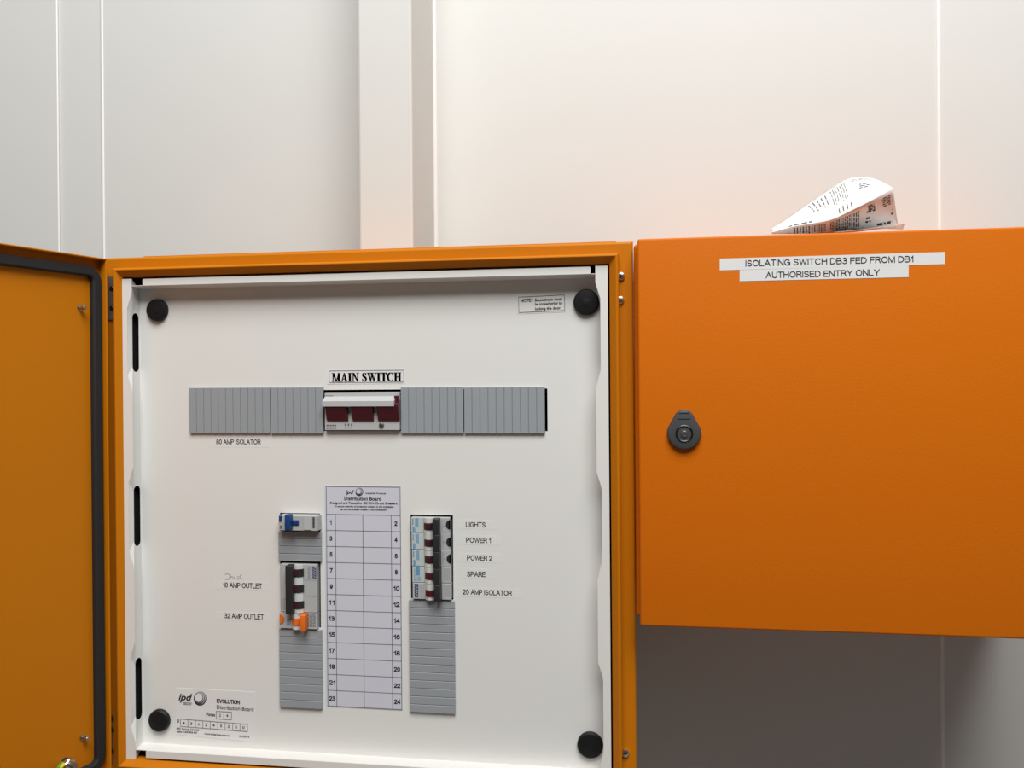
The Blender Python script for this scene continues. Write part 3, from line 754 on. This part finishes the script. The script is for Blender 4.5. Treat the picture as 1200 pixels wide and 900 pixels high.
mb.build('ruled_lines', 'faint', o)
mb = MB()
def pxy(X, Z, Y=None):
    d = Vector((X, YI, Z))-CAM; k = d.dot(_f); return 600+FPX*d.dot(CR)/k, 450-FPX*d.dot(CU)/k
for k in range(12):
    z = zh+(zb-zh)*(k+0.5)/12
    for s, xx0, xx1 in ((str(2*k+1), x0, xc[0]), (str(2*k+2), xc[2], x1)):
        u0, v0 = pxy((xx0+xx1)/2, z); hw = 1.7 if len(s) == 1 else 3.7
        if s == '1': hw = 1.0
        caps(mb, s, u0-hw, v0, u0+hw, 5.4, YI, .2)
write(mb, 'Distribution Board', 403.4, 584.0, 446.6, 4.1, YI, True)
write(mb, 'Designed and Tested for GE DIN Circuit Breakers.', 386.8, 589.2, 466, 2.5, YI, True, py2=589.9)
write(mb, 'To ensure integrity of protection scheme in this installation', 391.8, 593.2, 461.4, 2.0, YI, True, 0.25, py2=593.9)
write(mb, 'do not mix breaker models in this switchboard', 399, 596.9, 454, 2.0, YI, True, 0.25, py2=597.4)
write(mb, 'Industrial Products', 428.6, 577.9, 452, 1.8, YI, True)
write(mb, 'ipd', 405, 576.4, 414.6, 4.4, YI, True, 0.3)
swirl(mb, 421, 576.3, 4.6, YI)
mb.build('lettering', 'ink', o)

# maker's sticker, bottom left
o = sticker('maker_sticker', 'white rectangular sticker with swirl emblem and boxed number at bottom left of the panel', 205.6, 806, 298.8, 860.5, 'sticker', tilt=(811, 870))
mb = MB()
write(mb, 'ipd', 209, 816.5, 225.3, 7.8, YI, True, 0.3)
swirl(mb, 234.2, 818.4, 7.4, YI)
write(mb, 'INDUSTRIAL', 215, 823.4, 225, 1.2, YI, True); write(mb, 'PRODUCTS', 215, 825.2, 224, 1.2, YI, True)
caps(mb, 'EVOLUTION', 254, 821.2, 281, 4.6, YI, .2, py2=823); write(mb, 'Distribution Board', 254, 828.4, 297, 4.3, YI, py2=831.3)
write(mb, 'Poles', 241.6, 836.8, 251.9, 3.6, YI, True, py2=837.6)
write(mb, '2', 256.6, 838.2, 258.8, 3.2, YI); write(mb, '4', 265, 838.6, 267.4, 3.2, YI)
for k, ch in enumerate('43A241250'):
    u = 215.3+k*8.75; write(mb, ch, u-1.3 if ch != '1' else u-0.6, 847.3+k*0.66, u+1.3 if ch != '1' else u+0.6, 3.0, YI)
write(mb, 'E', 208.3, 844.8, 209.9, 3.2, YI, True)
write(mb, 'IPD Group Limited', 207, 853.8, 233, 2.2, YI, True, py2=855.4); write(mb, 'Sales: 1300 556 601', 207, 857.2, 231, 1.9, YI, True, py2=858.6)
write(mb, 'www.ipdgroup.com.au', 239.3, 859.6, 269.3, 1.9, YI, True, py2=862); write(mb, '21/02/14', 280.4, 862.8, 292, 1.9, YI, True, py2=863.6)
mb.build('lettering', 'ink', o)
mb = MB()
def line(a_, b_, w_=0.0005): mb.stroke([tuple(at(*a_, YI).xz), tuple(at(*b_, YI).xz)], w_, YI)
line((253.3, 833.5), (271.4, 834.5)); line((253.3, 842.3), (271.2, 843.5)); 
for x, dy in ((253.3, 0), (262.2, .5), (271.3, 1)): line((x, 833.5+dy), (x, 842.3+dy))
line((211.4, 842.6), (290, 848.8)); line((211.4, 851.2), (290, 857.4))
for k in range(10):
    x = 211.5+k*8.72; line((x, 842.6+k*0.69), (x, 851.2+k*0.69))
mb.build('boxes', 'faint', o)

# ================================================================== RIGHT CABINET (closed)
RX0, RX1, RZ0, RZ1, YD = 0.5607, 0.5607+0.445, 0.1766, 0.1766+0.3756, -0.015
cab2 = thing('isolator_cabinet', 'smaller closed orange metal cabinet on the right with a grey lock', 'electrical cabinet', ((RX0+RX1)/2, 0.12, RZ0))
mb = MB(); mb.box(RX0-0.0036, RX1-0.003, YD+0.020, YW-0.0003, RZ0+0.003, RZ1-0.0012, 0.004, 3); mb.build('body', 'orange2', cab2)
mb = MB(); mb.box(RX0, RX1, YD, YD+0.0185, RZ0, RZ1, 0.0022, 4); dr = mb.build('door', 'orange2', cab2, True)
mb = MB(); mb.box(RX0+0.006, RX1-0.006, YD+0.0184, YD+0.0205, RZ0+0.006, RZ1-0.006); mb.build('gasket', 'rubber', cab2)
# lock: pear-shaped die-cast escutcheon with a round cylinder
p = at(801.8, 507, YD-0.004); sc = 0.8114/970/1.0
r1, zt_, r2 = 0.0160, 0.0134, 0.0096
def pear(k):
    pts = []
    R1, R2 = r1-k, r2-k
    for i in range(25):
        a = math.radians(160+220*i/24); pts.append((p.x+R1*math.cos(a), p.z-0.0005+R1*math.sin(a)))
    for i in range(13):
        a = math.radians(20+140*i/12); pts.append((p.x+R2*math.cos(a), p.z+zt_-0.0008+R2*math.sin(a)))
    return pts
mb = MB()
RR = [[mb.bm.verts.new((x, y, z)) for x, z in pear(k)] for k, y in ((0, YD), (0, YD-0.0035), (0.0012, YD-0.0052), (0.003, YD-0.0058))]
n = len(RR[0])
for A, B in zip(RR, RR[1:]):
    for i in range(n): mb.bm.faces.new((A[i], A[(i+1) % n], B[(i+1) % n], B[i]))
mb.bm.faces.new(RR[-1]); mb.bm.faces.new(RR[0][::-1])
lk = mb.build('lock', 'zinc', dr, True)
o_ = (p.x, YD-0.0058, p.z-0.0008)
mb = MB(); mb.lathe([(0.0083, -0.001), (0.0083, 0.0006), (0.0075, 0.0010), (0.0068, 0.0006), (0.0066, -0.0002), (0, -0.0002)], o_, (0, -1, 0), 36); mb.build('lock_cylinder', 'darkmetal', lk, True)
mb = MB(); mb.lathe([(0.0030, -0.0005), (0.0030, 0.0010), (0.0022, 0.0013), (0, 0.0014)], o_, (0, -1, 0), 24); mb.build('lock_pin', 'chrome', lk, True)
mb = MB(); mb.box(p.x-0.0060, p.x+0.0060, YD-0.0063, YD-0.005, p.z+0.0132, p.z+0.0142); mb.box(p.x-0.0048, p.x+0.0048, YD-0.0063, YD-0.005, p.z+0.0186, p.z+0.0195); mb.build('raised_rib', 'zinc', lk)
# two label tapes on the door
def dlabel(label, q, text, l):
    o = sticker('door_label', label, q[0][0], q[0][1], q[1][0], q[3][1], 'sticker', YD, tilt=(q[1][1], q[2][1]))
    mb = MB(); caps(mb, text, l[0], l[1], l[2], l[3], YD-0.00045, .14, py2=l[4]); mb.build('lettering', 'ink', o)
dlabel('white label tape reading ISOLATING SWITCH DB3 FED FROM DB1 on the closed orange door', [(843.5, 303.2), (1107.6, 295.3), (1107.6, 309.5), (843.5, 316.8)], 'ISOLATING SWITCH DB3 FED FROM DB1', (873.5, 308.6, 1070.6, 7.4, 303.4))
dlabel('shorter white label tape reading AUTHORISED ENTRY ONLY under the ISOLATING SWITCH tape', [(866.8, 316.4), (1064.8, 310.6), (1064.8, 324.8), (866.8, 329.6)], 'AUTHORISED ENTRY ONLY', (897.3, 322.3, 1031, 7.4, 319.0))

# ================================================================== FOLDED LEAFLET ON TOP
def smooth_rail(pts, n):
    out = []
    m = len(pts)-1
    for i in range(n+1):
        t = i*m/n; k = min(int(t), m-1); u = t-k
        P = [Vector(pts[max(0, min(m, k+d))]) for d in (-1, 0, 1, 2)]
        out.append(0.5*((2*P[1]) + (P[2]-P[0])*u + (2*P[0]-5*P[1]+4*P[2]-P[3])*u*u + (3*P[1]-P[0]-3*P[2]+P[3])*u**3))
    return out
ZT = RZ1
def atp(px, py, Y, zmin=ZT+0.0006):
    v = at(px, py, Y); v.z = max(v.z, zmin); return v
NA = 28
railA = smooth_rail([at(903, 268, .075), at(918, 259, .09), at(940, 243, .105), at(965, 226, .115), at(985, 213, .12), at(1001, 208, .12), at(1024, 209, .115), at(1046, 219.5, .10)], NA)
railB = smooth_rail([at(904, 272.6, .032), at(930, 265.5, .036), at(958, 261, .036), at(976, 257, .035), at(995, 248, .035), at(1015, 238, .036), at(1032, 229, .04), at(1046.5, 220.5, .05)], NA)
railC = smooth_rail([at(905, 274.2, .050), at(930, 274, .062), at(958, 273.5, .068), at(976, 273, .070), at(995, 271.5, .072), at(1015, 268.8, .075), at(1035, 266, .08), at(1052, 262.5, .085)], NA)
lf = thing('folded_leaflet', 'crumpled folded white printed leaflet lying on top of the closed orange cabinet', 'leaflet', (at(980, 270, .07).x, 0.07, ZT))
def sheet(mb, A, B, m, bulge=0.0, off=0.0):
    V = []
    for i in range(len(A)):
        row = []
        for j in range(m+1):
            t = j/m; v = A[i].lerp(B[i], t); nrm = (B[i]-A[i]).cross(Vector((1, 0, 0)))
            if nrm.length > 0: nrm.normalize()
            row.append(v + nrm*bulge*math.sin(math.pi*t)*math.sin(math.pi*i/(len(A)-1)))
        V.append(row)
    vs = [[mb.bm.verts.new(p) for p in r] for r in V]
    for i in range(len(A)-1):
        for j in range(m): mb.bm.faces.new((vs[i][j], vs[i+1][j], vs[i+1][j+1], vs[i][j+1]))
    return V
mb = MB(); VU = sheet(mb, railA, railB, 8, 0.003); mb.build('upper_sheet', 'paper', lf, True, 0.0002)
mb = MB(); VL = sheet(mb, railB, railC, 6, -0.002); mb.build('lower_sheet', 'paper', lf, True, 0.0002)
# bottom flap lying on the cabinet
mb = MB()
fa = smooth_rail([atp(978, 272, .04), atp(1005, 269.5, .04), atp(1035, 265.5, .045), atp(1060, 262.5, .06)], 10)
fb = smooth_rail([atp(978, 273, .075), atp(1005, 271.5, .085), atp(1035, 268, .09), atp(1058, 269, .10)], 10)
sheet(mb, fa, fb, 4); mb.build('bottom_flap', 'paper', lf, True, 0.0003)
mb = MB(); z = ZT+0.0008
mb.prism([(at(1040, 268, .04).x, .03), (at(1076, 268, .04).x, .05), (at(1070, 268, .1).x, .11), (at(1020, 268, .1).x, .12)], ZT+0.0001, ZT+0.0004, 'z'); mb.build('loose_slip', 'paper', lf)
mb = MB(); mb.prism([(at(903, 272, .03).x, .025), (at(960, 272, .03).x, .03), (at(960, 272, .1).x, .09), (at(906, 272, .1).x, .08)], ZT+0.0001, ZT+0.0004, 'z'); mb.build('under_sheet', 'paper', lf)
# illegible print on both faces: little bars following the sheet
def bars(mb, V, u0, u1, v0, v1, rows, along_u, fill=0.35, side=-1, gapp=0.25):
    NU, NV = len(V)-1, len(V[0])-1
    def S_(u, v):
        a = max(0, min(NU-1e-6, u*NU)); b = max(0, min(NV-1e-6, v*NV)); i, j = int(a), int(b); s, t = a-i, b-j
        p = V[i][j].lerp(V[i+1][j], s).lerp(V[i][j+1].lerp(V[i+1][j+1], s), t)
        n_ = (V[i+1][j]-V[i][j]).cross(V[i][j+1]-V[i][j])
        if n_.length > 0: n_.normalize()
        if n_.dot(CAM-p) < 0: n_ = -n_
        return p + n_*0.0006
    for k in range(rows):
        if along_u:
            c = v0+(v1-v0)*(k+.5)/rows; h = (v1-v0)/rows*fill/2; u = u0 + random.uniform(0, .02)
            end = u1 - random.uniform(0, .25)*(u1-u0)
            while u < end:
                e = min(end, u+random.uniform(.015, .05)); m_ = (u+e)/2
                mb.face([S_(u, c-h), S_(e, c-h), S_(e, c+h), S_(u, c+h)]); u = e+0.012
        else:
            c = u0+(u1-u0)*(k+.5)/rows; h = (u1-u0)/rows*fill/2; v = v0+random.uniform(0, .05); end = v1 - random.uniform(0, .2)*(v1-v0)
            while v < end:
                e = min(end, v+random.uniform(.08, .22)); mb.face([S_(c-h, v), S_(c+h, v), S_(c+h, e), S_(c-h, e)]); v = e+0.05
mb = MB()
bars(mb, VU, .46, .60, .12, .72, 7, False, .22); bars(mb, VU, .30, .44, .15, .62, 5, False, .22); bars(mb, VU, .48, .62, .78, .95, 4, False, .25)
bars(mb, VU, .66, .82, .10, .22, 2, True, .22); bars(mb, VU, .70, .80, .36, .56, 3, True, .3); bars(mb, VU, .10, .30, .88, .97, 1, True, .5)
mb.build('upper_print', 'faint', lf)['kind'] = 'stuff'
mb = MB()
bars(mb, VL, .14, .36, .25, .95, 13, False, .42); bars(mb, VL, .40, .66, .18, .92, 14, False, .42)
bars(mb, VL, .86, .97, .10, .40, 5, True, .4); bars(mb, VL, .72, .80, .14, .42, 4, True, .75); bars(mb, VL, .70, .76, .55, .80, 2, True, .5); bars(mb, VL, .80, .98, .84, .95, 1, True, .6); bars(mb, VL, .93, .96, .5, .72, 2, True, .4)
mb.build('lower_print', 'ink', lf)
